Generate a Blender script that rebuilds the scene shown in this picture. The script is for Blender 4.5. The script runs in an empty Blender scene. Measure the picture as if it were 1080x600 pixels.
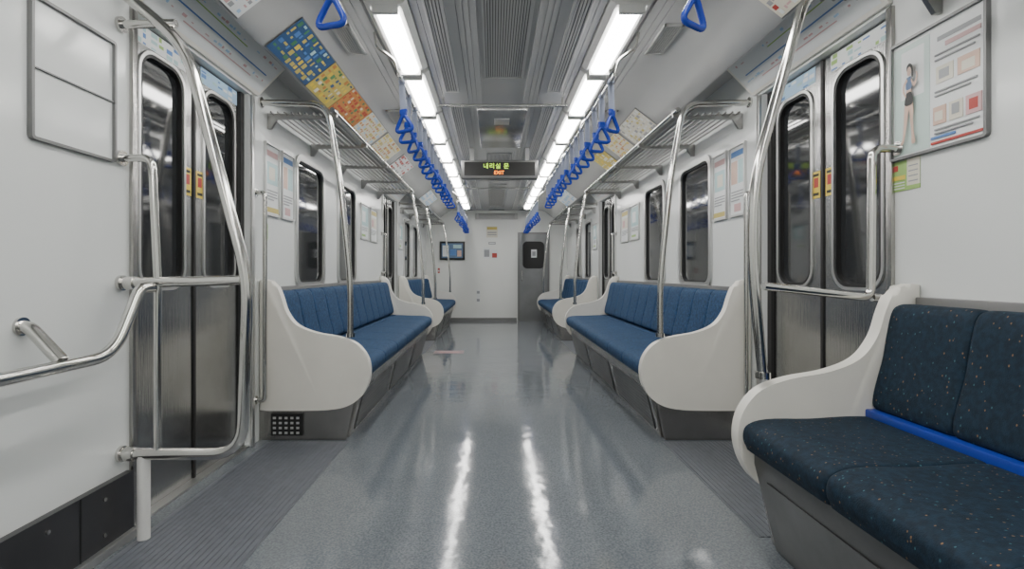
import bpy, bmesh, math, random
from mathutils import Vector, Matrix
random.seed(7)
C = bpy.context.scene.collection
PI = math.pi

# ------------------------------------------------------------------ materials
def mat(name, col, rough=.5, metal=0., emit=None, estr=0., spec=None, bump=None, noise=None, ior=None):
    m = bpy.data.materials.new(name); m.use_nodes = True
    nt = m.node_tree; b = nt.nodes['Principled BSDF']
    b.inputs['Base Color'].default_value = (*col, 1)
    b.inputs['Roughness'].default_value = rough
    b.inputs['Metallic'].default_value = metal
    if ior: b.inputs['IOR'].default_value = ior
    if spec is not None: b.inputs['Specular IOR Level'].default_value = spec
    if emit:
        b.inputs['Emission Color'].default_value = (*emit, 1); b.inputs['Emission Strength'].default_value = estr
    tc = nt.nodes.new('ShaderNodeTexCoord')
    if noise:   # (scale, amount) tonal variation
        n = nt.nodes.new('ShaderNodeTexNoise'); n.inputs['Scale'].default_value = noise[0]; n.inputs['Detail'].default_value = 5
        r = nt.nodes.new('ShaderNodeValToRGB')
        r.color_ramp.elements[0].position = .3; r.color_ramp.elements[1].position = .7
        a = noise[1]
        r.color_ramp.elements[0].color = (*[c*(1-a) for c in col], 1); r.color_ramp.elements[1].color = (*[min(1, c*(1+a)) for c in col], 1)
        nt.links.new(tc.outputs['Object'], n.inputs['Vector']); nt.links.new(n.outputs['Fac'], r.inputs['Fac'])
        nt.links.new(r.outputs['Color'], b.inputs['Base Color'])
    if bump:    # (scale, strength, stretch)
        n = nt.nodes.new('ShaderNodeTexNoise'); n.inputs['Scale'].default_value = bump[0]; n.inputs['Detail'].default_value = 3
        mp = nt.nodes.new('ShaderNodeMapping'); mp.inputs['Scale'].default_value = bump[2] if len(bump) > 2 else (1, 1, 1)
        bp = nt.nodes.new('ShaderNodeBump'); bp.inputs['Strength'].default_value = bump[1]; bp.inputs['Distance'].default_value = .01
        nt.links.new(tc.outputs['Object'], mp.inputs['Vector']); nt.links.new(mp.outputs['Vector'], n.inputs['Vector'])
        nt.links.new(n.outputs['Fac'], bp.inputs['Height']); nt.links.new(bp.outputs['Normal'], b.inputs['Normal'])
    return m

def fabric(name, base, flecks, scale, dens, size, stripe=None):
    m = bpy.data.materials.new(name); m.use_nodes = True
    nt = m.node_tree; b = nt.nodes['Principled BSDF']; b.inputs['Roughness'].default_value = .75
    b.inputs['Specular IOR Level'].default_value = .3
    tc = nt.nodes.new('ShaderNodeTexCoord')
    v = nt.nodes.new('ShaderNodeTexVoronoi'); v.inputs['Scale'].default_value = scale
    mp = nt.nodes.new('ShaderNodeMapping'); mp.inputs['Scale'].default_value = (1, 1.3, .8); mp.inputs['Rotation'].default_value = (.5, .3, .4)
    nt.links.new(tc.outputs['Object'], mp.inputs['Vector']); nt.links.new(mp.outputs['Vector'], v.inputs['Vector'])
    lt = nt.nodes.new('ShaderNodeMath'); lt.operation = 'LESS_THAN'; lt.inputs[1].default_value = size
    nt.links.new(v.outputs['Distance'], lt.inputs[0])
    sp = nt.nodes.new('ShaderNodeSeparateColor'); nt.links.new(v.outputs['Color'], sp.inputs['Color'])
    d = nt.nodes.new('ShaderNodeMath'); d.operation = 'LESS_THAN'; d.inputs[1].default_value = dens
    nt.links.new(sp.outputs['Red'], d.inputs[0])
    mu = nt.nodes.new('ShaderNodeMath'); mu.operation = 'MULTIPLY'
    nt.links.new(lt.outputs[0], mu.inputs[0]); nt.links.new(d.outputs[0], mu.inputs[1])
    r = nt.nodes.new('ShaderNodeValToRGB'); r.color_ramp.interpolation = 'CONSTANT'
    r.color_ramp.elements[0].color = (*flecks[0], 1); r.color_ramp.elements[1].color = (*flecks[1], 1); r.color_ramp.elements[1].position = .55
    nt.links.new(sp.outputs['Green'], r.inputs['Fac'])
    n = nt.nodes.new('ShaderNodeTexNoise'); n.inputs['Scale'].default_value = 60
    nt.links.new(tc.outputs['Object'], n.inputs['Vector'])
    r2 = nt.nodes.new('ShaderNodeValToRGB')
    r2.color_ramp.elements[0].position = .35; r2.color_ramp.elements[1].position = .65
    r2.color_ramp.elements[0].color = (*[c*.7 for c in base], 1); r2.color_ramp.elements[1].color = (*[c*1.3 for c in base], 1)
    nt.links.new(n.outputs['Fac'], r2.inputs['Fac'])
    mx = nt.nodes.new('ShaderNodeMix'); mx.data_type = 'RGBA'
    nt.links.new(mu.outputs[0], mx.inputs['Factor']); nt.links.new(r2.outputs['Color'], mx.inputs['A']); nt.links.new(r.outputs['Color'], mx.inputs['B'])
    nt.links.new(mx.outputs['Result'], b.inputs['Base Color'])
    bp = nt.nodes.new('ShaderNodeBump'); bp.inputs['Strength'].default_value = .25; bp.inputs['Distance'].default_value = .004
    n2 = nt.nodes.new('ShaderNodeTexNoise'); n2.inputs['Scale'].default_value = 300
    nt.links.new(tc.outputs['Object'], n2.inputs['Vector']); nt.links.new(n2.outputs['Fac'], bp.inputs['Height']); nt.links.new(bp.outputs['Normal'], b.inputs['Normal'])
    return m

M = {}
M['wall'] = mat('wall_laminate', (.70, .72, .71), .17, noise=(1.5, .03), bump=(2.5, .06))
M['wallend'] = mat('end_wall_laminate', (.76, .77, .74), .3, noise=(1.5, .03))
M['white'] = mat('moulded_white_plastic', (.76, .74, .68), .36, noise=(6, .03))
M['ceil'] = mat('ceiling_enamel', (.52, .52, .51), .25, .2, noise=(2, .04))
M['fixture'] = mat('fixture_white', (.72, .72, .70), .4)
M['lamp'] = mat('lit_diffuser', (1, 1, 1), .5, emit=(1, .985, .95), estr=25)
M['chrome'] = mat('polished_steel', (.60, .59, .565), .14, 1, bump=(5, .03))
M['steel'] = mat('brushed_steel', (.40, .39, .375), .27, 1, noise=(5, .18), bump=(10, .15, (30, 30, 1)))
M['rack'] = mat('rack_steel', (.36, .36, .35), .3, 1)
M['doorsteel'] = mat('door_steel', (.42, .42, .415), .22, 1, noise=(3, .15), bump=(6, .10, (1, 30, 1)))
M['enddoor'] = mat('end_door_steel', (.24, .245, .25), .35, .8, noise=(4, .1))
M['darksteel'] = mat('dark_panel_steel', (.10, .10, .105), .35, .8, noise=(5, .15))
M['basedark'] = mat('bench_base_dark', (.17, .17, .17), .33, .9, noise=(5, .2))
M['alu'] = mat('aluminium_frame', (.60, .60, .59), .3, .9)
M['greyframe'] = mat('grey_frame', (.20, .20, .20), .4, .6)
M['black'] = mat('black_rubber', (.012, .012, .012), .5)
M['glass'] = mat('dark_window_glass', (.022, .024, .026), .06, 0, ior=1.9)
M['mirror'] = mat('glossy_ceiling_panel', (.44, .44, .435), .22, .8)
M['vent'] = mat('vent_dark', (.13, .13, .13), .5)
M['slat'] = mat('vent_slat', (.50, .50, .49), .35, .3)
M['blue'] = mat('blue_grip_plastic', (.012, .045, .38), .25)
M['belt'] = mat('grip_belt', (.26, .29, .38), .6)
M['bluestrip'] = mat('blue_vinyl_strip', (.008, .035, .30), .35)
M['fab_near'] = fabric('navy_flecked_fabric', (.0055, .018, .034), [(.19, .11, .055), (.035, .11, .13)], 62, .6, .17)
M['fab'] = fabric('flecked_fabric_lit_blue', (.014, .048, .115), [(.05, .11, .19), (.006, .02, .055)], 70, .7, .26)  # same cloth as the near bench; bluer base paints in reflected light
M['paper'] = mat('white_paper', (.72, .74, .74), .35)
M['cream'] = mat('cream_paper', (.66, .63, .53), .4)
M['paleteal'] = mat('pale_photo_print', (.50, .62, .58), .35)
M['yellow'] = mat('yellow_print', (.70, .52, .06), .4)
M['navy'] = mat('navy_print', (.03, .09, .22), .35)
M['ochre'] = mat('ochre_print', (.52, .42, .10), .35)
M['orange'] = mat('orange_print', (.50, .20, .05), .35)
M['red'] = mat('red_print', (.42, .04, .03), .4)
M['green'] = mat('green_print', (.30, .48, .13), .4)
M['dgreen'] = mat('dark_green_print', (.07, .22, .10), .4)
M['teal'] = mat('pale_teal_print', (.38, .56, .57), .4)
M['pink'] = mat('pink_print', (.58, .36, .36), .4)
M['fadedpink'] = mat('faded_floor_print', (.30, .21, .22), .3)
M['grey'] = mat('grey_print', (.30, .31, .32), .4)
M['bluep'] = mat('blue_print', (.08, .20, .48), .4)
M['lblue'] = mat('light_blue_print', (.36, .54, .72), .4)
M['skin'] = mat('printed_skin', (.62, .42, .33), .4)
M['ledg'] = mat('led_green', (.2, .5, .05), .5, emit=(.55, .85, .05), estr=2.2)
M['ledo'] = mat('led_orange', (.6, .2, .02), .5, emit=(1, .22, .01), estr=4.5)
M['screen'] = mat('screen_lit', (.02, .05, .10), .15, emit=(.10, .14, .20), estr=.6)
M['rib'] = mat('ribbed_rubber', (.115, .125, .145), .36, noise=(20, .12))

def floor_mat():
    m = bpy.data.materials.new('floor_vinyl'); m.use_nodes = True
    nt = m.node_tree; b = nt.nodes['Principled BSDF']; b.inputs['IOR'].default_value = 1.65
    tc = nt.nodes.new('ShaderNodeTexCoord')
    n = nt.nodes.new('ShaderNodeTexNoise'); n.inputs['Scale'].default_value = 130; n.inputs['Detail'].default_value = 4
    r = nt.nodes.new('ShaderNodeValToRGB')
    r.color_ramp.elements[0].position = .36; r.color_ramp.elements[1].position = .64
    r.color_ramp.elements[0].color = (.108, .125, .142, 1); r.color_ramp.elements[1].color = (.190, .208, .226, 1)
    n2 = nt.nodes.new('ShaderNodeTexNoise'); n2.inputs['Scale'].default_value = 3; n2.inputs['Detail'].default_value = 8
    r3 = nt.nodes.new('ShaderNodeMapRange'); r3.inputs['To Min'].default_value = .05; r3.inputs['To Max'].default_value = .15
    bp = nt.nodes.new('ShaderNodeBump'); bp.inputs['Strength'].default_value = .22; bp.inputs['Distance'].default_value = .01
    n3 = nt.nodes.new('ShaderNodeTexNoise'); n3.inputs['Scale'].default_value = 6; n3.inputs['Detail'].default_value = 3
    L = nt.links.new
    for q in (n, n2, n3): L(tc.outputs['Object'], q.inputs['Vector'])
    L(n.outputs['Fac'], r.inputs['Fac']); L(r.outputs['Color'], b.inputs['Base Color'])
    L(n2.outputs['Fac'], r3.inputs['Value']); L(r3.outputs['Result'], b.inputs['Roughness'])
    L(n3.outputs['Fac'], bp.inputs['Height']); L(bp.outputs['Normal'], b.inputs['Normal'])
    return m
M['floor'] = floor_mat()

# ------------------------------------------------------------------ mesh helpers
def box(bm, x0, x1, y0, y1, z0, z1, bev=0, seg=2):
    x0, x1 = min(x0, x1), max(x0, x1); y0, y1 = min(y0, y1), max(y0, y1); z0, z1 = min(z0, z1), max(z0, z1)
    r = bmesh.ops.create_cube(bm, size=1, matrix=Matrix.Translation(((x0+x1)/2, (y0+y1)/2, (z0+z1)/2)) @ Matrix.Diagonal((x1-x0, y1-y0, z1-z0, 1)))
    if bev:
        es = list({e for v in r['verts'] for e in v.link_edges})
        bmesh.ops.bevel(bm, geom=es, offset=bev, segments=seg, profile=.5, affect='EDGES')
def fillet(pts, rad, n=7):
    pts = [Vector(p) for p in pts]; out = [pts[0]]
    for i in range(1, len(pts)-1):
        a, b, c = pts[i-1], pts[i], pts[i+1]
        d1 = (a-b); d2 = (c-b); r = min(rad, d1.length*.48, d2.length*.48)
        p0 = b + d1.normalized()*r; p2 = b + d2.normalized()*r
        for k in range(n+1):
            t = k/n; out.append((1-t)**2*p0 + 2*t*(1-t)*b + t*t*p2)
    out.append(pts[-1]); return out
def tube(bm, pts, r, n=12, closed=False):
    pts = [Vector(p) for p in pts]; N = len(pts); rings = []
    nrm = None
    for i, p in enumerate(pts):
        if closed: t = (pts[(i+1) % N]-pts[i-1]).normalized()
        else: t = (pts[min(i+1, N-1)]-pts[max(i-1, 0)]).normalized()
        if nrm is None:
            nrm = t.orthogonal().normalized()
        else:
            nrm = (nrm - t*nrm.dot(t)).normalized()
        bn = t.cross(nrm)
        rings.append([bm.verts.new(p + r*(math.cos(2*PI*k/n)*nrm + math.sin(2*PI*k/n)*bn)) for k in range(n)])
    for i in range(N if closed else N-1):
        A = rings[i]; B = rings[(i+1) % N]
        off = 0
        if closed and i == N-1:
            off = min(range(n), key=lambda o: (A[0].co-B[o].co).length)
        for k in range(n):
            bm.faces.new((A[k], A[(k+1) % n], B[(k+1+off) % n], B[(k+off) % n]))
    if not closed:
        bm.faces.new(rings[0][::-1]); bm.faces.new(rings[-1])
def disc(bm, c, axis, r, h, n=20):
    a = Vector(axis).normalized(); c = Vector(c); tube(bm, [c, c+a*h], r, n)
def catmull(pts, n=5):
    out = []
    for i in range(len(pts)-1):
        p0 = pts[max(i-1, 0)]; p1 = pts[i]; p2 = pts[i+1]; p3 = pts[min(i+2, len(pts)-1)]
        for k in range(n):
            t = k/n
            out.append(tuple(.5*((2*p1[j]) + (-p0[j]+p2[j])*t + (2*p0[j]-5*p1[j]+4*p2[j]-p3[j])*t*t + (-p0[j]+3*p1[j]-3*p2[j]+p3[j])*t**3) for j in (0, 1)))
    out.append(pts[-1]); return out
def prism(bm, prof, y0, y1, bev=0, seg=3):     # prof: list of (x,z)
    a = [bm.verts.new((x, y0, z)) for x, z in prof]; b = [bm.verts.new((x, y1, z)) for x, z in prof]
    f1 = bm.faces.new(a); f2 = bm.faces.new(b[::-1]); n = len(prof)
    for i in range(n): bm.faces.new((a[i], b[i], b[(i+1) % n], a[(i+1) % n]))
    if bev:
        es = list(f1.edges)+list(f2.edges)
        bmesh.ops.bevel(bm, geom=es, offset=bev, segments=seg, profile=.5, affect='EDGES')
def loft(bm, prof, secs):                      # secs: (y, inset)
    cx = sum(p[0] for p in prof)/len(prof); cz = sum(p[1] for p in prof)/len(prof)
    rings = []
    for y, ins in secs:
        ring = []
        for x, z in prof:
            d = Vector((x-cx, z-cz)); l = d.length
            d = d*max(0, (l-ins)/l); ring.append(bm.verts.new((cx+d.x, y, cz+d.y)))
        rings.append(ring)
    n = len(prof)
    for i in range(len(rings)-1):
        for k in range(n): bm.faces.new((rings[i][k], rings[i+1][k], rings[i+1][(k+1) % n], rings[i][(k+1) % n]))
    bm.faces.new(rings[0]); bm.faces.new(rings[-1][::-1])
def rrect(a0, a1, b0, b1, r, n=6):
    out = []
    for (ca, cb, s) in ((a1-r, b1-r, 0), (a0+r, b1-r, 90), (a0+r, b0+r, 180), (a1-r, b0+r, 270)):
        for k in range(n+1):
            t = math.radians(s+90*k/n); out.append((ca+r*math.cos(t), cb+r*math.sin(t)))
    return out
def ring_yz(bm, x0, x1, outer, inner):         # plate with a rounded hole, plane YZ, thickness x0..x1
    n = len(outer)
    V = [[bm.verts.new((x, p[0], p[1])) for p in L] for x in (x0, x1) for L in (outer, inner)]
    o0, i0, o1, i1 = V
    for k in range(n):
        j = (k+1) % n
        bm.faces.new((o0[k], o0[j], i0[j], i0[k])); bm.faces.new((o1[k], i1[k], i1[j], o1[j]))
        bm.faces.new((o0[k], o1[k], o1[j], o0[j])); bm.faces.new((i0[k], i0[j], i1[j], i1[k]))
def plate_yz(bm, x0, x1, pts):
    a = [bm.verts.new((x0, p[0], p[1])) for p in pts]; b = [bm.verts.new((x1, p[0], p[1])) for p in pts]
    bm.faces.new(a); bm.faces.new(b[::-1]); n = len(pts)
    for i in range(n): bm.faces.new((a[i], b[i], b[(i+1) % n], a[(i+1) % n]))
def plate_xz(bm, y0, y1, pts):
    prism(bm, pts, y0, y1)

LOC = {}
def mk(name, bm, m, parent=None, label=None, cat=None, group=None, kind=None, angle=35):
    bmesh.ops.recalc_face_normals(bm, faces=bm.faces[:])
    me = bpy.data.meshes.new(name)
    if parent is not None:
        off = LOC[parent.name]
    else:
        xs = [v.co.x for v in bm.verts]; ys = [v.co.y for v in bm.verts]; zs = [v.co.z for v in bm.verts]
        off = Vector(((min(xs)+max(xs))/2, (min(ys)+max(ys))/2, min(zs)))
    bmesh.ops.translate(bm, verts=bm.verts[:], vec=-off)
    bm.to_mesh(me); bm.free()
    for p in me.polygons: p.use_smooth = True
    me.set_sharp_from_angle(angle=math.radians(angle))
    for q in (m if isinstance(m, list) else [m]): me.materials.append(M[q])
    o = bpy.data.objects.new(name, me); C.objects.link(o)
    if parent is not None: o.parent = parent
    else: o.location = off
    LOC[o.name] = off
    tag(o, label, cat, group, kind); return o
def tag(o, label=None, cat=None, group=None, kind=None):
    if label: o['label'] = label
    if cat: o['category'] = cat
    if group: o['group'] = group
    if kind: o['kind'] = kind
def root(name, loc, label, cat, group=None, kind=None):
    o = bpy.data.objects.new(name, None); C.objects.link(o); o.location = loc; o.empty_display_size = .1
    LOC[o.name] = Vector(loc); tag(o, label, cat, group, kind); return o
def B(): return bmesh.new()
def mbox(name, dims, m, parent=None, bev=0, **k):
    bm = B(); box(bm, *dims, bev=bev); return mk(name, bm, m, parent, **k)
def mtube(name, pts, r, m, parent=None, rad=.06, n=14, **k):
    bm = B(); tube(bm, fillet(pts, rad), r, n); return mk(name, bm, m, parent, angle=60, **k)
# printed pattern: small raised blocks of ink inside the sheet's own mesh
def sprinkle(bm, fn, ncol, nu, nv, fill=.75, pad=.12, base=0):
    for i in range(nu):
        for j in range(nv):
            if random.random() > fill: continue
            k = base+random.randint(1, ncol)
            w_ = random.choice((.35, .6, .8, .8)); h_ = random.choice((.3, .55, .75))
            u0 = (i+pad)/nu; v0 = (j+pad)/nv
            old = set(bm.faces); fn(bm, u0, u0+w_/nu, v0, v0+h_/nv)
            for f in bm.faces:
                if f not in old: f.material_index = k

W = 1.40; Y0 = -2.6; Y1 = 10.2; WT = 2.15
DOORS = [(1.9, 2.8), (6.15, 7.05)]
WINS = [(3.45, 4.0), (4.38, 4.93), (7.62, 8.12), (8.45, 8.95)]
WZ0, WZ1 = .87, 1.74; DT = 1.93
SIDE = {-1: 'left', 1: 'right'}

# ------------------------------------------------------------------ shell
mbox('floor', (-1.52, 1.52, Y0, Y1+.1, -.06, 0), 'floor', kind='structure', label='glossy blue grey vinyl floor of the train aisle', cat='floor')
for s in (-1, 1):
    bm = B()
    cuts = sorted([(a, b, 'd') for a, b in DOORS]+[(a, b, 'w') for a, b in WINS])
    y = Y0
    for a, b, k in cuts:
        box(bm, s*W, s*1.5, y, a, 0, WT)
        if k == 'd': box(bm, s*W, s*1.5, a, b, DT, WT)
        else: box(bm, s*W, s*1.5, a, b, 0, WZ0); box(bm, s*W, s*1.5, a, b, WZ1, WT)
        y = b
    box(bm, s*W, s*1.5, y, Y1+.1, 0, WT)
    mk('wall_'+SIDE[s], bm, 'wall', kind='structure', label='white laminate side wall on the %s with doors and windows' % SIDE[s], cat='wall')
mbox('wall_end', (-1.4, 1.4, Y1, Y1+.1, 0, 2.2), 'wallend', kind='structure', label='white end wall of the carriage', cat='wall')
mbox('wall_rear_bounce', (-1.4, 1.4, Y0-.1, Y0, 0, 2.2), 'wallend', kind='structure', label='white wall added unseen behind the viewpoint to bounce light', cat='wall')  # unseen closing wall, added to bounce light back up the car
half = [(0, 2.215), (.15, 2.215), (.15, 2.195)]
x = .18
while x < .27: half += [(x, 2.195), (x, 2.201), (x+.006, 2.201), (x+.006, 2.195)]; x += .03
x = .415
while x < .44: half += [(x, 2.195), (x, 2.201), (x+.006, 2.201), (x+.006, 2.195)]; x += .03
half += [(.455, 2.195), (.455, 2.21), (.68, 2.21), (.68, 2.195), (.72, 2.195), (.72, 2.2), (.727, 2.2), (.727, 2.195), (.76, 2.195), (.76, 2.2), (.767, 2.2), (.767, 2.195),
        (.90, 2.19), (.97, 2.165), (1.06, 2.095), (1.15, 2.025), (1.165, 2.022), (1.17, 2.04), (1.17, 2.15), (1.41, 2.15)]
prof = [(-x, z) for x, z in half[::-1]] + half[1:]
bm = B()
bot = [[bm.verts.new((x, y, z)) for x, z in prof] for y in (Y0, Y1)]
top = [[bm.verts.new((x, y, 2.3)) for x, z in (prof[0], prof[-1])] for y in (Y0, Y1)]
for i in range(len(prof)-1):
    bm.faces.new((bot[0][i], bot[0][i+1], bot[1][i+1], bot[1][i]))
bm.faces.new((top[0][0], top[1][0], top[1][1], top[0][1]))
bm.faces.new((bot[0][0], bot[1][0], top[1][0], top[0][0])); bm.faces.new((bot[0][-1], bot[1][-1], top[1][1], top[0][1]))
mk('ceiling', bm, 'ceil', kind='structure', label='curved grey carriage ceiling', cat='ceiling', angle=40)

# skirting
bl = mbox('baseboard_left', (-1.40, -1.375, Y0+.01, 1.86, .03, .235), 'darksteel', kind='structure', label='dark metal skirting panel below the empty left wall', cat='baseboard')
for yy in (1.72, 1.5, 1.28, 1.06):
    for zz in (.07, .19):
        bm = B(); disc(bm, (-1.375, yy, zz), (1, 0, 0), .007, .004, 8); mk('screw', bm, 'steel', bl)
for yy in (1.62, 1.17):
    mbox('panel_joint', (-1.375, -1.3735, yy-.003, yy+.003, .03, .235), 'black', bl)
mbox('trim_1', (-1.40, -1.355, Y0+.01, 1.86, 0, .03), 'alu', kind='structure', label='pale metal trim strip at the foot of left wall', cat='trim', bev=.004)
k = 2
for s in (-1, 1):
    for yy, z0, z1 in ((1.885, 0, 1.93), (2.815, 0, 1.93), (6.135, .0, 1.93), (7.065, .0, 1.93)):
        mbox('trim_%d' % k, (s*1.385, s*1.402, yy-.014, yy+.014, z0, z1), 'alu' if yy != 1.885 else 'steel', kind='structure', cat='trim', bev=.003,
             label='%s door jamb strip at the %s' % (SIDE[s], {1.885: 'near edge of the near door', 2.815: 'far edge of the near door', 6.135: 'near edge of the far door', 7.065: 'far edge of the far door'}[yy])); k += 1

# ------------------------------------------------------------------ side doors
dn = 1
for di, (a, b) in enumerate(DOORS):
    for s in (-1, 1):
        lab = '%s stainless sliding door pair on the %s' % (('nearest', 'further')[di], SIDE[s])
        r = root('door_%d' % dn, (s*1.46, (a+b)/2, 0), lab, 'door', kind='structure'); dn += 1
        mid = (a+b)/2
        for (l0, l1) in ((a+.004, mid-.006), (mid+.006, b-.004)):
            bm = B()
            w0, w1 = l0+.095, l1-.085
            if l0 > mid: w0, w1 = l0+.085, l1-.095
            ring_yz(bm, s*1.445, s*1.475, rrect(l0, l1, .012, DT-.004, .004), rrect(w0, w1, .90, 1.82, .075))
            leaf = mk('door_leaf', bm, 'doorsteel', r)
            bm = B(); ring_yz(bm, s*1.440, s*1.47, rrect(w0-.010, w1+.010, .890, 1.830, .083), rrect(w0+.004, w1-.004, .904, 1.816, .072))
            mk('window_gasket', bm, 'black', leaf)
            bm = B(); ring_yz(bm, s*1.437, s*1.444, rrect(w0-.022, w1+.022, .878, 1.842, .095), rrect(w0-.009, w1+.009, .891, 1.829, .083))
            mk('window_bezel', bm, 'alu', leaf)
            bm = B(); plate_yz(bm, s*1.462, s*1.468, rrect(w0+.001, w1-.001, .901, 1.819, .074)); mk('window_pane', bm, 'glass', leaf)
            if di == 0:
                q0, q1 = (l1-.070, l1-.014) if l0 < mid else (l0+.014, l0+.070)
                mbox('warning_sticker', (s*1.4445, s*1.4435, q0, q1, 1.30, 1.425), 'yellow', leaf)
                mbox('sticker_mark', (s*1.4436, s*1.443, q0+.012, q1-.012, 1.350, 1.395), 'red', leaf)
                mbox('sticker_text', (s*1.4436, s*1.443, q0+.008, q1-.008, 1.312, 1.325), 'black', leaf)
                mbox('sticker_text', (s*1.4436, s*1.443, q0+.008, q1-.008, 1.402, 1.414), 'black', leaf)
                bm = B(); box(bm, s*1.4445, s*1.4435, l0+.05, l1-.05, 1.848, 1.922)
                sprinkle(bm, lambda bm, u0, u1, v0, v1: box(bm, s*1.4436, s*1.4430, l0+.05+u0*(l1-l0-.1), l0+.05+u1*(l1-l0-.1), 1.848+.074*v0, 1.848+.074*v1), 3, 7, 3, .7)
                mk('advert_sheet', bm, ['paper', 'teal', 'bluep', 'green'] if l0 < mid else ['lblue', 'paper', 'bluep', 'teal'], leaf)
        mbox('door_seal', (s*1.438, s*1.476, mid-.008, mid+.008, .012, DT-.004), 'black', r)
        mbox('door_seal', (s*1.430, s*1.480, b-.04, b-.001, .001, DT-.002), 'black', r)
        mbox('threshold', (s*1.402, s*1.49, a+.002, b-.002, .0005, .011), 'alu', r)
for di, (a, b) in enumerate(DOORS):
    for s in (-1, 1):
        r = root('route_map_panel', (s*1.34, (a+b)/2, 1.94), 'white route map panel above the %s door on the %s' % (('nearest', 'further')[di], SIDE[s]), 'sign')
        P0 = Vector((s*1.385, 0, 1.945)); P1_ = Vector((s*1.20, 0, 2.13))
        bm = B(); prism(bm, [(s*1.397, 1.942), (s*1.385, 1.942), (s*1.195, 2.132), (s*1.195, 2.147), (s*1.397, 2.147)], a-.02, b+.07); mk('panel', bm, 'white', r)
        d = (P1_-P0); nn = Vector((-s*abs(d.z), 0, -abs(d.x))).normalized()
        def slabv(bm, u0, u1, y0, y1, lift):
            pts = [P0+d*u0+nn*(lift-.001), P0+d*u1+nn*(lift-.001), P0+d*u1+nn*lift, P0+d*u0+nn*lift]
            prism(bm, [(p.x, p.z) for p in pts], y0, y1)
        def slab(name, u0, u1, y0, y1, m, par, lift):
            bm = B(); slabv(bm, u0, u1, y0, y1, lift); return mk(name, bm, m, par)
        bm = B(); slabv(bm, .06, .94, a, b+.05, .0035)
        if di == 0:
            for rowu in (.28, .66): sprinkle(bm, lambda bm, u0, u1, v0, v1: slabv(bm, rowu+.06*v0, rowu+.06*v1, a+.03+u0*(b-a-.02), a+.03+u1*(b-a-.02), .0045), 2, 26, 1, .55)
        sh = mk('map_sheet', bm, ['paper', 'pink', 'lblue'], r)
        slab('map_title_band', .84, .92, a+.03, b-.35, 'lblue', sh, .0045)
        slab('route_line', .42, .445, a+.05, b-.02, 'bluep', sh, .0045)
        slab('route_line', .22, .24, a+.2, b-.12, 'pink', sh, .0045)
        slab('route_line', .60, .62, a+.08, b-.3, 'green', sh, .0045)

# ------------------------------------------------------------------ side windows
wn = 1
for s in (-1, 1):
    for i, (a, b) in enumerate(WINS):
        bm = B()
        ring_yz(bm, s*1.386, s*1.47, rrect(a-.022, b+.022, WZ0-.022, WZ1+.022, .09), rrect(a+.016, b-.016, WZ0+.016, WZ1-.016, .07))
        o = mk('window_%d' % wn, bm, 'alu', kind='structure', cat='window', label='dark rounded train window, %s along the %s wall' % (('first', 'second', 'third', 'fourth')[i], SIDE[s])); wn += 1
        bm = B(); ring_yz(bm, s*1.398, s*1.44, rrect(a+.012, b-.012, WZ0+.012, WZ1-.012, .07), rrect(a+.028, b-.028, WZ0+.028, WZ1-.028, .06)); mk('window_gasket', bm, 'black', o)
        bm = B(); plate_yz(bm, s*1.412, s*1.418, rrect(a+.02, b-.02, WZ0+.02, WZ1-.02, .06)); mk('window_pane', bm, 'glass', o)

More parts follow.
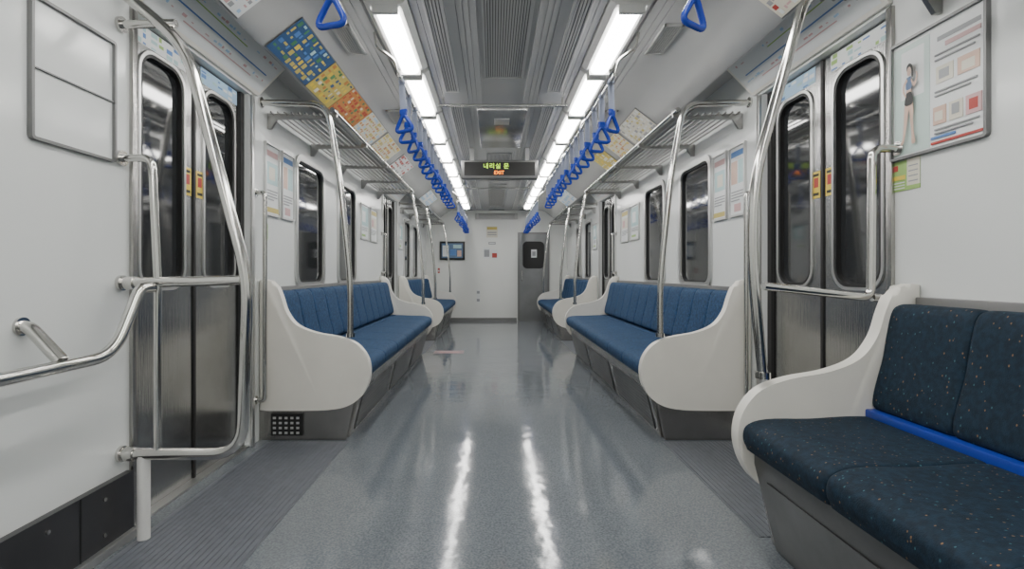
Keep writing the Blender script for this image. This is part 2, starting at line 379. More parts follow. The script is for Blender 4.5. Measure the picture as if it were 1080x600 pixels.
# ------------------------------------------------------------------ benches
ARM = [(.0, .91), (.05, .912), (.095, .885), (.125, .82), (.155, .73), (.215, .655), (.32, .612), (.45, .588), (.55, .55), (.61, .48), (.63, .40), (.618, .32), (.575, .245), (.50, .195), (.40, .175), (.25, .17), (0, .17)]
ARMS = catmull(ARM, 4)
def bench(s, ya, yb, n, fab, lab, back_w=None, strip='fab'):
    r = root('bench_seat', (s*1.1, (ya+yb)/2, 0), lab, 'bench')
    T = .05; near = strip != 'fab'
    X = lambda u: s*(W-.002-u)
    for y in (ya, yb-T):
        bm = B(); prism(bm, [(X(u), z) for u, z in ARMS], y, y+T, bev=.017)
        mk('side_panel', bm, 'white', r, angle=50)
    bm = B(); prism(bm, [(X(0), .004), (X(.50), .004), (X(.575), .30), (X(.575), .345), (X(0), .345)], ya+T, yb-T); base = mk('seat_base', bm, 'basedark' if near else 'steel', r)
    for y in (ya+.008, yb-T+.006):
        bm = B(); prism(bm, [(X(0), .002), (X(.49), .002), (X(.535), .21), (X(0), .21)], y, y+.036); mk('base_cheek', bm, 'steel', base)
    L = (yb-ya-2*T); m_ = 3 if n > 3 else 2
    for i in range(m_):
        g0 = ya+T+L*i/m_+.07; g1 = ya+T+L*(i+1)/m_-.07
        bm = B(); prism(bm, [(X(.509), .03), (X(.513), .03), (X(.571), .262), (X(.567), .262)], g0, g1)
        if not near:
            for q in range(9):
                z = .05+q*.024; u = .511+.25*(z-.03)
                box(bm, X(u), X(u+.006), g0+.02, g1-.02, z, z+.007)
        mk('access_panel' if near else 'heater_grille', bm, 'basedark', base)
    cp = catmull([(.16, .40), (.16, .452), (.22, .464), (.40, .458), (.54, .454), (.602, .436), (.620, .405), (.612, .365), (.57, .345), (.30, .343), (.16, .345), (.16, .40)], 4)[:-1]
    cp = [(X(u), z) for u, z in cp]
    w = L/n; g = .010 if near else .005
    for i in range(n):
        y0 = ya+T+w*i+.0005; y1 = y0+w-.001
        bm = B(); loft(bm, cp, [(y0, g), (y0+.004, g*.45), (y0+.014, g*.1), (y0+.04, 0), (y1-.04, 0), (y1-.014, g*.1), (y1-.004, g*.45), (y1, g)])
        mk('seat_cushion', bm, fab, r, angle=60)
    bp_ = catmull([(.03, .49), (.03, .80), (.045, .838), (.075, .846), (.105, .83), (.125, .76), (.15, .64), (.175, .53), (.17, .487), (.12, .475), (.06, .478), (.03, .49)], 4)[:-1]
    bp_ = [(X(u), z) for u, z in bp_]
    nb = n if not back_w else max(1, round(L/back_w)); w = L/nb; g = .010 if near else .012
    for i in range(nb):
        y0 = ya+T+w*i+.0005; y1 = y0+w-.001
        bm = B(); loft(bm, bp_, [(y0, g*1.4), (y0+.004, g*.6), (y0+.014, g*.15), (y0+.04, 0), (y1-.04, 0), (y1-.014, g*.15), (y1-.004, g*.6), (y1, g*1.4)])
        mk('backrest', bm, fab, r, angle=60)
    z1 = .488 if near else .468
    bm = B(); box(bm, X(.11), X(.20), ya+T+.002, yb-T-.002, .44, z1, bev=.006); mk('gap_strip', bm, strip, r)
    bm = B(); box(bm, X(.0), X(.028), ya+T+.002, yb-T-.002, .345, .868, bev=.004); mk('back_shell', bm, 'greyframe', r)
    return r, base, X
for s in (-1, 1):
    r, base, X = bench(s, 2.9, 6.0, 7, 'fab', 'long blue bench with white curved ends along the %s side, between near and far doors' % SIDE[s], back_w=.25)
    if s < 0:
        bm = B(); box(bm, X(.07), X(.25), 2.898, 2.907, .03, .155)
        for i in range(5):
            for j in range(4):
                old = set(bm.faces); box(bm, X(.083+i*.033), X(.083+i*.033+.016), 2.895, 2.900, .04+j*.028, .04+j*.028+.012)
                for f in bm.faces:
                    if f not in old: f.material_index = 1
        mk('vent_grille', bm, ['black', 'slat'], base)
    bench(s, 7.2, 9.75, 6, 'fab', 'distant blue bench beyond the far door on the %s' % SIDE[s], back_w=.25)
bench(1, -1.35, 1.80, 7, 'fab_near', 'nearest bench in navy flecked fabric with white curved armrest', back_w=.30, strip='bluestrip')

# ------------------------------------------------------------------ partition poles and luggage racks
def pole(s, y, lab, bent=False):
    r = root('grab_pole', (s*.885, y, .585), lab, 'pole')
    if bent: pts = [(s*1.398, y, 1.945), (s*1.02, y, 1.94), (s*.835, y, 1.28), (s*.825, y, 1.02), (s*.865, y, .588)]
    else: pts = [(s*1.398, y, 1.925), (s*1.02, y, 1.915), (s*.945, y, 1.50), (s*.885, y, .90), (s*.885, y, .588)]
    bm = B(); f = fillet(pts[:3], .10)[:-1] + fillet([pts[1], pts[2], pts[3], pts[4]], .25)[1:]
    tube(bm, f, .0175, 16); mk('tube', bm, 'chrome', r, angle=60)
    bm = B(); disc(bm, (s*1.399, y, pts[0][2]), (-s, 0, 0), .030, .010); mk('wall_flange', bm, 'chrome', r)
    bm = B(); disc(bm, (pts[-1][0], y, .586), (0, 0, 1), .025, .022); mk('foot_collar', bm, 'chrome', r)
    return r
for s in (-1, 1):
    pole(s, 2.925, 'slanted steel pole on the near end of the long %s bench' % SIDE[s])
    pole(s, 5.975, 'steel pole on the far end of the long %s bench' % SIDE[s])
    pole(s, 7.225, 'thin looking steel pole beyond the far %s door' % SIDE[s])
    pole(s, 9.725, 'farthest steel pole beside end wall on the %s' % SIDE[s])
p = pole(1, 1.775, 'tall bent steel pole rising from the white armrest of the nearest bench', True)
def rack(s, ya, yb, lab):
    r = root('luggage_rack', (s*1.2, (ya+yb)/2, 1.88), lab, 'luggage rack')
    bm = B(); tube(bm, [(s*1.0, ya, 1.895), (s*1.0, yb, 1.895)], .015, 12); mk('front_rail', bm, 'chrome', r, angle=60)
    for i in range(9):
        x = s*(1.04+i*.04); bm = B(); tube(bm, [(x, ya+.01, 1.872+.0016*i), (x, yb-.01, 1.872+.0016*i)], .006, 8); mk('rack_bar', bm, 'rack', r, angle=60)
    nb = max(2, round((yb-ya)/.75)+1)
    for i in range(nb):
        y = ya+.06+(yb-ya-.12)*i/(nb-1)
        bm = B(); prism(bm, [(s*.99, 1.868), (s*.985, 1.905), (s*1.02, 1.915), (s*1.03, 1.875), (s*1.398, 1.890), (s*1.398, 1.80), (s*1.375, 1.80), (s*1.34, 1.855), (s*1.03, 1.858)], y-.009, y+.009); mk('bracket', bm, 'rack', r)
    return r
for s in (-1, 1):
    rack(s, 2.96, 5.94, 'steel tube luggage rack above the long %s bench' % SIDE[s])
    rack(s, 7.26, 9.69, 'distant luggage rack beyond the far door on the %s' % SIDE[s])
rack(1, -1.2, 1.74, 'luggage rack overhead at top right above the nearest bench')

# ------------------------------------------------------------------ door side handrails
def drail(s, y, z0, z1, lab, name='door_handrail'):
    r = root(name, (s*1.36, y, z0), lab, 'handrail')
    x = s*1.345
    mtube('tube', [(s*1.398, y, z1), (x, y, z1), (x, y, z0), (s*1.398, y, z0)], .013, 'chrome', r, rad=.035)
    for z in (z0, z1):
        bm = B(); disc(bm, (s*1.399, y, z), (-s, 0, 0), .024, .008); mk('flange', bm, 'chrome', r)
for s in (-1, 1):
    drail(s, 2.86, .24, 1.40, 'slim vertical steel handrail beside the near door\'s far edge on the %s' % SIDE[s])
    drail(s, 6.08, .95, 1.42, 'small distant handrail before the far door on the %s' % SIDE[s])
r = root('door_handrail', (1.33, 1.85, .86), 'steel handrail below the poster with a bar joining the tall pole', 'handrail')
mtube('upright_tube', [(1.398, 1.85, 1.40), (1.30, 1.85, 1.40), (1.295, 1.85, .86), (.875, 1.79, .905)], .0145, 'chrome', r, rad=.04)
bm = B(); disc(bm, (1.399, 1.85, 1.40), (-1, 0, 0), .026, .01); mk('flange', bm, 'chrome', r)
bm = B(); tube(bm, [(1.30, 1.85, .862), (1.398, 1.86, .856)], .0145, 14); disc(bm, (1.399, 1.86, .856), (-1, 0, 0), .026, .01); mk('wall_stub', bm, 'chrome', r, angle=50)

# left: draught frame in front of the near door
r = root('grab_rail', (-1.2, 1.81, 0), 'large bent steel tube frame standing before the near left door', 'grab rail')
y = 1.825
mtube('outer_tube', [(-1.398, y, .306), (-.965, y, .306), (-.945, y, .93), (-1.165, y, 1.76), (-1.37, y-.02, 1.935)], .0205, 'chrome', r, rad=.11, n=18)
mtube('cross_bar', [(-1.398, y, .915), (-.965, y, .925)], .018, 'chrome', r)
mtube('top_bar', [(-1.398, y, 1.835), (-1.20, y, 1.84)], .015, 'chrome', r)
mtube('inner_handrail', [(-1.398, y, 1.36), (-1.285, y, 1.36), (-1.265, y, .915), (-1.265, y, .31)], .0135, 'chrome', r, rad=.04)
mtube('floor_post', [(-1.315, y, .30), (-1.315, y, .0046)], .021, 'fixture', r)
for z in (.306, .915, 1.36, 1.835):
    bm = B(); disc(bm, (-1.399, y, z), (1, 0, 0), .028, .012); mk('wall_flange', bm, 'chrome', r)
bm = B(); tube(bm, [(-1.375, y, .306), (-1.345, y, .306)], .026, 16); mk('collar', bm, 'chrome', r, angle=50)
bm = B(); tube(bm, [(-1.375, y, .915), (-1.345, y, .915)], .024, 16); mk('collar', bm, 'chrome', r, angle=50)
r = root('wall_handrail', (-1.28, 1.0, .69), 'low bent steel handrail along the empty left wall', 'handrail')
mtube('rail', [(-1.27, 1.80, .90), (-1.27, 1.74, .90), (-1.27, 1.62, .69), (-1.27, .2, .69), (-1.398, .05, .69)], .0185, 'chrome', r, rad=.09, n=18)
bm = B(); tube(bm, fillet([(-1.398, 1.44, .80), (-1.37, 1.44, .795), (-1.275, 1.43, .705)], .03), .0185, 14); mk('bracket_arm', bm, 'chrome', r, angle=60)
bm = B(); disc(bm, (-1.399, 1.44, .80), (1, 0, 0), .026, .008); mk('flange', bm, 'chrome', r)

# ------------------------------------------------------------------ ceiling lights
ORD = ['first', 'second', 'third', 'fourth', 'fifth', 'sixth', 'seventh', 'eighth', 'ninth', 'tenth']
PL, LL = .80, .755
for s in (-1, 1):
    y = 2.31-PL*6+.0; idx = 0
    while y+LL < 10.15:
        vis = y > 2.25
        yy = y if vis else y-.10
        if vis: lab = '%s lit ceiling light counted from the front of the %s row' % (ORD[idx] if idx < 10 else 'last', SIDE[s]); idx += 1
        else: lab = 'lit ceiling light of the %s row overhead, out of view' % SIDE[s]
        r = root('ceiling_light', (s*.56, yy+LL/2, 2.125), lab, 'ceiling light', group='ceiling lights in the %s row' % SIDE[s])
        c = s*.56
        bm = B(); prism(bm, [(c-.10, 2.209), (c-.10, 2.185), (c-.072, 2.163), (c+.072, 2.163), (c+.10, 2.185), (c+.10, 2.209)], yy, yy+LL); mk('housing', bm, 'fixture', r)
        bm = B(); prism(bm, [(c-.050, 2.1625), (c-.046, 2.143), (c-.025, 2.132), (c+.025, 2.132), (c+.046, 2.143), (c+.050, 2.1625)], yy+.03, yy+LL-.03); mk('diffuser', bm, 'lamp', r)
        for q in (yy, yy+LL-.025):
            mbox('end_cap', (c-.058, c+.058, q, q+.025, 2.128, 2.1625), 'fixture', r)
        y += PL
# ------------------------------------------------------------------ ceiling vents
def cvent(x0, x1, y0, y1, z, lab, pitch=.018, m='slat'):
    r = root('ceiling_vent', ((x0+x1)/2, (y0+y1)/2, z-.012), lab, 'vent')
    mbox('backing', (x0+.004, x1-.004, y0+.004, y1-.004, z-.004, z-.0005), 'vent', r)
    bm = B()
    for a_, b_, c_, d_ in ((x0, x0+.012, y0, y1), (x1-.012, x1, y0, y1), (x0, x1, y0, y0+.015), (x0, x1, y1-.015, y1)): box(bm, a_, b_, c_, d_, z-.012, z-.0005)
    mk('frame', bm, 'slat', r)
    bm = B(); x = x0+.016
    while x < x1-.014:
        box(bm, x, x+pitch*.6, y0+.015, y1-.015, z-.009, z-.004); x += pitch
    mk('slats', bm, m, r)
for i, (a, b) in enumerate(((1.3, 3.3), (5.4, 7.0), (7.3, 9.6))):
    cvent(-.125, .125, a, b, 2.215, '%s slatted air vent down the middle of the ceiling' % ('nearest long', 'second', 'farthest')[i], .0135)
r = root('ceiling_panel', (0, 4.4, 2.17), 'glossy grey raised panel on the ceiling just before the led display', 'panel')
bm = B(); box(bm, -.19, .19, 3.85, 5.0, 2.172, 2.2145, bev=.006); mk('panel', bm, 'mirror', r)
bm = B(); box(bm, -.06, .06, 4.05, 4.20, 2.165, 2.173, bev=.003); mk('hatch', bm, 'slat', r)
for s in (-1, 1):
    for i, (a, b) in enumerate(((1.4, 3.5), (3.75, 5.9), (6.2, 9.8))):
        x0, x1 = sorted((s*.30, s*.395)); cvent(x0, x1, a, b, 2.195, 'narrow line vent beside the %s lights, %s' % (SIDE[s], ('nearest', 'middle section', 'farthest')[i]), .016)
    for i, a in enumerate((2.55, 3.9, 5.2, 6.6)):
        x0, x1 = sorted((s*.785, s*.885)); cvent(x0, x1, a, a+.34, 2.193, 'small side vent outside the %s lights, %s from the front' % (SIDE[s], ORD[i]), .012)
for i, (y, lab) in enumerate(((3.62, 'thin steel crossbar under the ceiling between the light rows'), (7.15, 'distant crossbar under the ceiling beyond the display'))):
    r = root('ceiling_crossbar', (0, y, 2.12), lab, 'bar')
    bm = B(); tube(bm, [(-.455, y, 2.135), (.455, y, 2.135)], .011, 12); mk('bar', bm, 'chrome', r, angle=60)
    for x in (-.42, .42):
        bm = B(); tube(bm, [(x, y, 2.135), (x, y, 2.1945)], .008, 8); mk('hanger', bm, 'chrome', r, angle=60)
# ------------------------------------------------------------------ LED display
r = root('led_display', (0, 5.05, 1.885), 'black hanging led display with green and orange lettering', 'display')
bm = B(); box(bm, -.385, .375, 5.05, 5.16, 1.885, 2.065, bev=.008); mk('housing', bm, 'greyframe', r)
mbox('screen', (-.355, .345, 5.046, 5.052, 1.912, 2.045), 'black', r)
for x in (-.28, .27):
    mbox('hanger', (x-.02, x+.02, 5.08, 5.13, 2.065, 2.1945), 'alu', r)
def text(body, x, y, z, size, m, par, name, sx=1, gap=1.0):
    cu = bpy.data.curves.new(name, 'FONT'); cu.body = body; cu.size = size; cu.align_x = 'CENTER'; cu.extrude = .0008; cu.space_character = gap
    t = bpy.data.objects.new(name+'_tmp', cu); C.objects.link(t)
    bpy.context.view_layer.update()
    me = bpy.data.meshes.new_from_object(t.evaluated_get(bpy.context.evaluated_depsgraph_get()))
    bpy.data.objects.remove(t)
    me.transform(Matrix.Diagonal((sx, 1, 1, 1))); me.transform(Matrix.Rotation(PI/2, 4, 'X')); me.transform(Matrix.Translation(Vector((x, y, z))-LOC[par.name]))
    me.materials.clear(); me.materials.append(M[m])
    o = bpy.data.objects.new(name, me); C.objects.link(o); o.parent = par; LOC[o.name] = LOC[par.name]
    return o
text('내리실 문', -.04, 5.044, 1.984, .060, 'ledg', r, 'lettering', gap=1.15)
text('EXIT', -.01, 5.044, 1.924, .050, 'ledo', r, 'lettering')

# ------------------------------------------------------------------ hanging straps
def strap_rail(s, ya, yb, lab):
    r = root('strap_rail', (s*.555, (ya+yb)/2, 1.96), lab, 'rail'); x = s*.555
    mtube('rail', [(x, ya, 1.965), (x, yb, 1.965)], .010, 'chrome', r)
    nb = max(2, round((yb-ya)/1.0)+1)
    for i in range(nb):
        y = ya+.03+(yb-ya-.06)*i/(nb-1)
        mtube('bracket', [(x, y, 1.965), (x+s*.02, y, 2.05), (x+s*.118, y, 2.12), (x+s*.128, y, 2.196)], .008, 'chrome', r, rad=.03, n=10)
for s in (-1, 1):
    strap_rail(s, 2.62, 5.98, 'handle rail above the long bench on the %s' % SIDE[s])
    strap_rail(s, 7.2, 9.7, 'distant handle rail beyond the far door on the %s' % SIDE[s])
    strap_rail(s, .3, 1.72, 'handle rail near the viewpoint on the %s' % SIDE[s])
def make_strap():
    r = root('hanging_strap', (0, 0, 0), 'x', 'hanging strap')
    bm = B(); box(bm, -.016, .016, -.003, .003, -.155, -.0145, bev=.0012)
    for yo in (-.012, .0, .012):
        tube(bm, [(0.0138*math.cos(a), yo, .0138*math.sin(a)) for a in [2*PI*k/14 for k in range(14)]], .0028, 6, closed=True)
    mk('belt', bm, 'belt', r)
    bm = B(); box(bm, -.021, .021, -.009, .009, -.178, -.145, bev=.005); mk('buckle', bm, 'blue', r)
    V = [Vector((0, 0, -.165)), Vector((.058, 0, -.262)), Vector((-.058, 0, -.262))]
    ring = []
    for i in range(3):
        a, b, c = V[i-1], V[i], V[(i+1) % 3]; rr = .034
        p0 = b+(a-b).normalized()*rr; p2 = b+(c-b).normalized()*rr
        for k in range(7):
            t = k/6; ring.append((1-t)**2*p0+2*t*(1-t)*b+t*t*p2)
    bm = B(); tube(bm, ring, .0100, 10, closed=True); mk('ring', bm, 'blue', r, angle=80)
    return r
sp0 = make_strap(); used = False
def place(s, y, lab, group, z=1.965):
    global used
    if not used: o = sp0; used = True
    else:
        o = sp0.copy(); C.objects.link(o)
        for ch in sp0.children:
            c = ch.copy(); C.objects.link(c); c.parent = o
    o.location = (s*.555, y, z)
    o.rotation_euler = (0, random.uniform(-.07, .07), 0)
    a = s*random.uniform(.25, .7)
    for ch in o.children:
        if not ch.name.startswith('belt'): ch.rotation_euler = (0, 0, a)
    o['label'] = lab; o['group'] = group
for s in (-1, 1):
    place(s, 1.56, 'blue triangular hanging strap alone at top %s of the photo' % SIDE[s], 'near straps')
    n = 15
    for i in range(n):
        y = 2.72+(5.9-2.72)*i/(n-1)
        place(s, y, 'blue hanging strap in the %s row above the long bench' % SIDE[s], 'straps over the long %s bench' % SIDE[s])
    for i in range(10):
        y = 7.3+(9.6-7.3)*i/9
        place(s, y, 'tiny blue hanging strap in the distant %s cluster near the end wall' % SIDE[s], 'distant straps on the %s' % SIDE[s])

# ------------------------------------------------------------------ posters
def wall_poster(s, y0, y1, z0, z1, lab, parts, name='wall_poster', frame='alu', sheet='paper', fw=.012):
    x = W
    r = root(name, (s*(x-.005), (y0+y1)/2, z0), lab, 'poster')
    bm = B(); ring_yz(bm, s*(x-.016), s*(x-.0005), rrect(y0, y1, z0, z1, .012, 4), rrect(y0+fw, y1-fw, z0+fw, z1-fw, .006, 4)); mk('frame', bm, frame, r)
    mbox('sheet', (s*(x-.005), s*(x-.001), y0+fw-.002, y1-fw+.002, z0+fw-.002, z1-fw+.002), sheet, r)
    lift = .0052
    for j, (nm, a, b, c, d, m) in enumerate(parts):
        if s > 0: ya, yb = y1-(y1-y0)*a, y1-(y1-y0)*b
        else: ya, yb = y0+(y1-y0)*a, y0+(y1-y0)*b
        mbox(nm, (s*(x-lift-.0008-.0002*j), s*(x-lift+.0005), ya, yb, z0+(z1-z0)*c, z0+(z1-z0)*d), m, r)
    return r
pf = wall_poster(-1, 1.46, 1.79, 1.335, 1.755, 'empty steel poster frame on the near left wall', [], name='empty_picture_frame', sheet='wall', frame='greyframe', fw=.009)
mbox('divider', (-1.396, -1.388, 1.47, 1.78, 1.543, 1.547), 'greyframe', pf)
TX = [('text_line', .50, .50+w_, z, z+.012, 'grey') for z, w_ in ((.74, .42), (.70, .38), (.45, .40), (.42, .34), (.155, .42), (.125, .36))]
pr = wall_poster(1, 1.51, 1.88, 1.355, 1.775, 'large framed poster of a woman exercising, on near right wall', [
    ('photo_block', .035, .44, .04, .95, 'paleteal'), ('photo_light', .12, .38, .50, .90, 'paper'),
    ('headline_block', .52, .93, .85, .885, 'grey'), ('headline_block', .60, .93, .79, .825, 'pink'),
    ('photo_block', .51, .68, .52, .65, 'cream'), ('photo_block', .72, .92, .52, .65, 'skin'), ('photo_detail', .76, .88, .54, .61, 'cream'), ('photo_detail', .54, .64, .55, .62, 'grey'),
    ('photo_block', .48, .61, .20, .34, 'skin'), ('photo_block', .64, .77, .20, .34, 'cream'), ('photo_block', .80, .94, .20, .34, 'pink'), ('photo_detail', .83, .91, .23, .31, 'red'), ('photo_detail', .50, .58, .23, .30, 'cream'), ('photo_detail', .67, .74, .24, .32, 'grey'),
    ('footer_band', .46, .95, .05, .07, 'red'), ('footer_band', .46, .70, .09, .11, 'bluep')]+TX, frame='greyframe', fw=.009)
def figure(par):
    fx = 1.3865
    y1, y0, z0, z1 = 1.88, 1.51, 1.355, 1.775
    P = lambda u, v: (y1-(y1-y0)*(.25+(u-.235)*1.15), z0+(z1-z0)*(v*.98))
    def poly(nm, pts, m, d):
        pp = catmull(pts+[pts[0]], 3)[:-1]
        bm = B(); plate_yz(bm, fx-d, fx-d-.0006, [P(*p) for p in pp]); mk(nm, bm, m, par)
    poly('figure_legs', [(.19, .50), (.25, .51), (.268, .40), (.262, .32), (.272, .20), (.285, .12), (.25, .115), (.248, .20), (.235, .31), (.225, .40), (.205, .31), (.185, .20), (.165, .13), (.135, .125), (.155, .17), (.17, .30), (.175, .42)], 'skin', 0)
    poly('figure_top', [(.20, .68), (.25, .68), (.255, .62), (.245, .58), (.20, .58), (.195, .63)], 'navy', .001)
    poly('figure_waist', [(.203, .585), (.243, .585), (.245, .54), (.20, .54)], 'skin', .0008)
    poly('figure_shorts', [(.20, .55), (.247, .55), (.266, .46), (.225, .44), (.18, .46)], 'black', .001)
    poly('figure_arm', [(.205, .675), (.17, .63), (.165, .57), (.19, .52), (.198, .53), (.18, .575), (.185, .62), (.21, .65)], 'skin', .0015)
    poly('figure_arm', [(.248, .675), (.275, .62), (.30, .66), (.295, .70), (.305, .70), (.312, .655), (.28, .585), (.25, .635)], 'skin', .0015)
    poly('figure_head', [(.212, .70), (.235, .69), (.248, .72), (.245, .76), (.225, .775), (.208, .755)], 'skin', .002)
    poly('figure_hair', [(.207, .735), (.208, .775), (.232, .795), (.258, .775), (.272, .72), (.268, .67), (.256, .68), (.254, .73), (.243, .76), (.222, .765)], 'black', .0025)
figure(pr)
r = root('wall_notice', (1.395, 1.815, 1.24), 'small green and cream notice sticker below the large poster', 'sticker')
mbox('sheet', (1.3975, 1.3995, 1.76, 1.88, 1.245, 1.352), 'green', r)
mbox('sheet_half', (1.3970, 1.3985, 1.76, 1.815, 1.26, 1.352), 'cream', r)
mbox('notice_band', (1.3962, 1.3976, 1.822, 1.875, 1.285, 1.30), 'yellow', r); mbox('notice_mark', (1.3962, 1.3976, 1.855, 1.875, 1.318, 1.338), 'red', r)
for q in range(4): mbox('notice_line', (1.3962, 1.3972, 1.768, 1.808, 1.272+q*.018, 1.276+q*.018), 'grey', r)
for q in range(3): mbox('notice_line', (1.3962, 1.3976, 1.825, 1.87, 1.253+q*.010, 1.256+q*.010), 'paper', r)
TL = [('text_line', .12, .12+w_, z, z+.018, 'grey') for z, w_ in ((.34, .76), (.30, .7), (.26, .74), (.22, .5))]
P1 = [('heading_band', .1, .9, .82, .90, 'pink'), ('picture_block', .12, .88, .44, .74, 'teal'), ('picture_detail', .3, .7, .5, .68, 'cream'), ('footer_band', .05, .95, .05, .12, 'ochre')]+TL
P2 = [('heading_band', .1, .9, .84, .92, 'bluep'), ('picture_block', .12, .48, .46, .78, 'skin'), ('picture_block', .54, .88, .46, .78, 'teal'), ('picture_block', .3, .7, .07, .18, 'pink')]+TL
P3 = [('picture_block', .08, .92, .40, .92, 'teal'), ('picture_detail', .2, .6, .5, .8, 'paper'), ('footer_band', .12, .6, .10, .16, 'green')]+TL[:3]
P4 = [('heading_band', .1, .9, .80, .92, 'ochre'), ('picture_block', .12, .88, .42, .72, 'cream'), ('picture_detail', .2, .5, .46, .66, 'pink')]+TL
for s in (-1, 1):
    A = (P1, P2) if s < 0 else (P2, P1)
    wall_poster(s, 2.965, 3.17, 1.29, 1.72, 'portrait poster closest to the %s door, before the windows' % ('left' if s < 0 else 'right'), A[0])
    wall_poster(s, 3.20, 3.405, 1.29, 1.72, 'portrait poster touching the first window on the %s' % SIDE[s], A[1])
    wall_poster(s, 5.12, 5.45, 1.29, 1.66, 'poster just past the second window on the %s' % SIDE[s], P3)
    wall_poster(s, 5.52, 5.85, 1.29, 1.66, 'poster just before the far door on the %s' % SIDE[s], P4)
    wall_poster(s, 7.20, 7.50, 1.29, 1.66, 'distant poster just beyond the far door on the %s' % SIDE[s], P3)
r = root('wall_notice', (-1.395, 2.99, 1.15), 'tiny pale green sticker by the left door handrail', 'sticker')
mbox('sheet', (-1.3995, -1.3975, 2.955, 3.02, 1.15, 1.24), 'green', r); mbox('notice_band', (-1.3977, -1.3968, 2.965, 3.01, 1.19, 1.21), 'paper', r)
# cove posters
def cove(s, y0, y1, base, cols, nu, nv, lab):
    a = Vector((s*.975, 0, 2.158)); b = Vector((s*1.145, 0, 2.026)); d = (b-a); nn = Vector((-s*abs(d.z), 0, -abs(d.x))).normalized()
    r = root('cove_poster', (s*1.06, (y0+y1)/2, 2.09), lab, 'poster')
    def qv(bm, u0, u1, ya, yb, l0, l1):
        pts = [a+d*u0+nn*l0, a+d*u1+nn*l0, a+d*u1+nn*l1, a+d*u0+nn*l1]
        prism(bm, [(p.x, p.z) for p in pts], ya, yb)
    bm = B(); qv(bm, -.03, 1.03, y0-.003, y1+.003, .001, .004); mk('holder', bm, 'greyframe', r)
    bm = B(); qv(bm, 0, 1, y0, y1, .004, .006)
    L = y1-y0
    sprinkle(bm, lambda bm, u0, u1, v0, v1: qv(bm, .02+.96*v0, .02+.96*v1, y0+.01+(L-.02)*u0, y0+.01+(L-.02)*u1, .0058, .0068), len(cols), nu, nv, .92, pad=.08)
    mk('printed_sheet', bm, [base]+cols, r)
CV = {-1: [(1.75, 2.15, 'paper', ['pink', 'grey', 'lblue'], 12, 7, 'pale curved ad'), (2.42, 2.92, 'navy', ['ochre', 'bluep', 'dgreen', 'yellow', 'teal', 'ochre'], 11, 5, 'blue, green and yellow grid ad'),
           (2.93, 3.32, 'ochre', ['dgreen', 'navy', 'yellow', 'cream', 'orange'], 9, 5, 'yellow and green ad'),
           (3.33, 3.82, 'orange', ['red', 'dgreen', 'cream', 'ochre', 'red'], 11, 6, 'red and orange ad'), (3.83, 4.35, 'cream', ['lblue', 'ochre', 'orange'], 10, 6, 'cream ad with blue and orange print'),
           (4.4, 5.0, 'cream', ['ochre', 'yellow', 'orange'], 10, 5, 'yellow ad'), (5.2, 5.8, 'paper', ['red', 'grey'], 7, 4, 'white and red ad'), (7.4, 8.3, 'paper', ['lblue'], 6, 3, 'distant pale ad')],
      1: [(1.75, 2.15, 'cream', ['grey', 'pink', 'red', 'paper'], 12, 7, 'cream ad with small red print'),
          (3.75, 4.3, 'cream', ['grey', 'ochre', 'paper'], 11, 6, 'small cream ad'), (4.36, 4.8, 'cream', ['yellow', 'ochre', 'yellow', 'orange'], 9, 5, 'yellow ad'),
          (4.95, 5.4, 'ochre', ['yellow', 'cream', 'paper'], 9, 5, 'second yellow ad further along'), (7.4, 8.3, 'paper', ['lblue'], 6, 3, 'distant pale ad')]}
for s in (-1, 1):
    for (a, b, base, cols, nu, nv, l) in CV[s]: cove(s, a, b, base, cols, nu, nv, l+' in the %s ceiling cove' % SIDE[s])

# ------------------------------------------------------------------ ribbed floor mats
for s, ya in ((-1, 1.25), (1, 1.84)):
    x0 = .885; x1 = 1.34 if s < 0 else 1.395
    for (y0, y1, w_) in ((ya, 2.885, 'near'), (6.03, 7.17, 'far')):
        if w_ == 'far': x1 = 1.395
        bm = B(); box(bm, s*x0, s*x1, y0, y1, .0003, .0018)
        x = x0+.01
        while x < x1-.012: box(bm, s*x, s*(x+.010), y0, y1, .0018, .0042); x += .022
        mk('ribbed_mat', bm, 'rib', label='ribbed rubber floor strip before the %s %s door' % (w_, SIDE[s]), cat='floor mat')
r = root('floor_sticker', (-.58, 6.15, 0), 'faded pink safety sticker on the floor near far left door', 'sticker')
bm = B(); prism(bm, [(-.78, .0004), (-.42, .0004), (-.42, .0012), (-.78, .0012)], 6.05, 6.27); mk('sheet', bm, 'fadedpink', r)
mbox('sticker_band', (-.72, -.48, 6.12, 6.19, .0012, .0018), 'pink', r)

# ------------------------------------------------------------------ end wall
y = Y1
r = root('door_5', (.73, y, 0), 'grey steel end door with a rounded dark window', 'door', kind='structure')
def plate_ring_xz(bm, y0, y1, outer, inner):
    n = len(outer); V = [[bm.verts.new((p[0], yy, p[1])) for p in L] for yy in (y0, y1) for L in (outer, inner)]
    o0, i0, o1, i1 = V
    for k in range(n):
        j = (k+1) % n
        bm.faces.new((o0[k], o0[j], i0[j], i0[k])); bm.faces.new((o1[k], i1[k], i1[j], o1[j])); bm.faces.new((o0[k], o1[k], o1[j], o0[j])); bm.faces.new((i0[k], i0[j], i1[j], i1[k]))
bm = B(); plate_ring_xz(bm, y-.03, y-.001, rrect(.42, 1.05, .002, 1.76, .01), rrect(.46, 1.01, .02, 1.72, .03)); mk('door_frame', bm, 'greyframe', r)
bm = B(); plate_ring_xz(bm, y-.02, y-.002, rrect(.46, 1.01, .02, 1.72, .03), rrect(.52, .95, 1.04, 1.58, .09)); leaf = mk('door_leaf', bm, 'enddoor', r)
bm = B(); plate_xz(bm, y-.012, y-.006, rrect(.519, .951, 1.039, 1.581, .09)); mk('window_pane', bm, 'black', leaf)
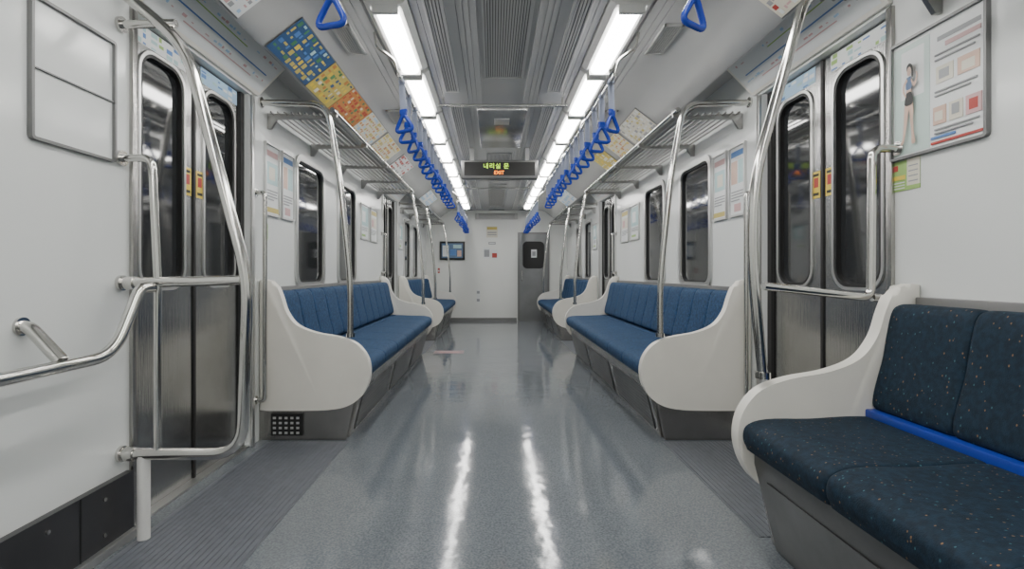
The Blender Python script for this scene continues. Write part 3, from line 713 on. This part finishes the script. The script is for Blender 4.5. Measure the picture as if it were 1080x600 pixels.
mbox('notice', (.69, .80, y-.0145, y-.0125, 1.26, 1.42), 'paper', leaf); mbox('notice_mark', (.71, .78, y-.0155, y-.0146, 1.29, 1.38), 'grey', leaf)
bm = B(); tube(bm, fillet([(.50, y-.02, .80), (.50, y-.06, .80), (.50, y-.06, 1.0), (.50, y-.02, 1.0)], .02), .012, 10); mk('door_handle', bm, 'chrome', leaf)
r = root('framed_screen', (-.88, y-.02, 1.2), 'dark framed screen showing a picture on the end wall at left', 'screen')
bm = B(); box(bm, -1.13, -.63, y-.04, y-.001, 1.21, 1.58, bev=.01); mk('frame', bm, 'black', r)
mbox('screen', (-1.09, -.67, y-.043, y-.0405, 1.25, 1.54), 'screen', r)
mbox('picture_block', (-1.07, -.95, y-.045, y-.0432, 1.28, 1.50), 'paper', r); mbox('picture_block', (-.92, -.80, y-.045, y-.0432, 1.30, 1.42), 'bluep', r); mbox('picture_block', (-.86, -.70, y-.045, y-.0434, 1.44, 1.51), 'teal', r)
mbox('picture_block', (-.78, -.70, y-.045, y-.0432, 1.28, 1.40), 'skin', r)
def note(lab, x0, x1, z0, z1, m, extra, name='wall_notice'):
    r = root(name, ((x0+x1)/2, y, z0), lab, 'notice'); mbox('sheet', (x0, x1, y-.004, y-.0005, z0, z1), m, r)
    for (nm, a, b, c, d, mm) in extra: mbox(nm, (x0+(x1-x0)*a, x0+(x1-x0)*b, y-.0055, y-.0042, z0+(z1-z0)*c, z0+(z1-z0)*d), mm, r)
note('cream and yellow notice high on the end wall', -.20, .02, 1.66, 1.88, 'cream', [('heading_band', .05, .95, .7, .95, 'ochre'), ('text_block', .1, .9, .4, .5, 'grey'), ('text_block', .1, .9, .2, .28, 'grey')])
note('white notice with dark text, below the yellow one', -.26, -.13, 1.24, 1.46, 'paper', [('text_block', .1, .9, .15, .8, 'grey')])
note('small red and white notice on the end wall', -.10, .02, 1.24, 1.42, 'paper', [('red_block', .1, .9, .1, .6, 'red')])
note('small dark label above the end wall notices', -.16, -.02, 1.52, 1.57, 'grey', [('text_block', .1, .9, .3, .7, 'paper')])
note('tiny red label at left low on the end wall', -1.17, -1.13, .95, 1.05, 'red', [('mark', .2, .8, .3, .6, 'paper')])
note('pair of small dark latches low on the end wall', -.40, -.33, .36, .62, 'paper', [('latch', .1, .9, .1, .3, 'grey'), ('latch', .1, .9, .7, .9, 'grey')], name='wall_latch')
mbox('baseboard_end', (-1.38, .40, y-.012, y-.0005, .0, .06), 'greyframe', kind='structure', label='grey skirting along the end wall', cat='baseboard')
r = root('ceiling_speaker', (0, y-.03, 2.0), 'grey grille panel at top of the end wall', 'speaker')
bm = B(); box(bm, -.42, .42, y-.03, y-.0005, 2.02, 2.14, bev=.006); mk('housing', bm, 'slat', r)
bm = B(); [box(bm, -.36, .36, y-.033, y-.030, 2.04+i*.02, 2.048+i*.02) for i in range(5)]; mk('slots', bm, 'vent', r)

# ------------------------------------------------------------------ world + camera
w = bpy.data.worlds.new('tunnel_dark'); bpy.context.scene.world = w; w.use_nodes = True
w.node_tree.nodes['Background'].inputs[0].default_value = (.02, .022, .025, 1); w.node_tree.nodes['Background'].inputs[1].default_value = 1
cam = bpy.data.cameras.new('camera'); co = bpy.data.objects.new('camera', cam); C.objects.link(co)
co.location = (-.07, 0, .95); co.rotation_euler = (PI/2, 0, 0)
cam.sensor_width = 36; cam.lens = 18; cam.shift_x = 20/1080; cam.shift_y = -12/1080; cam.clip_start = .02
bpy.context.scene.camera = co
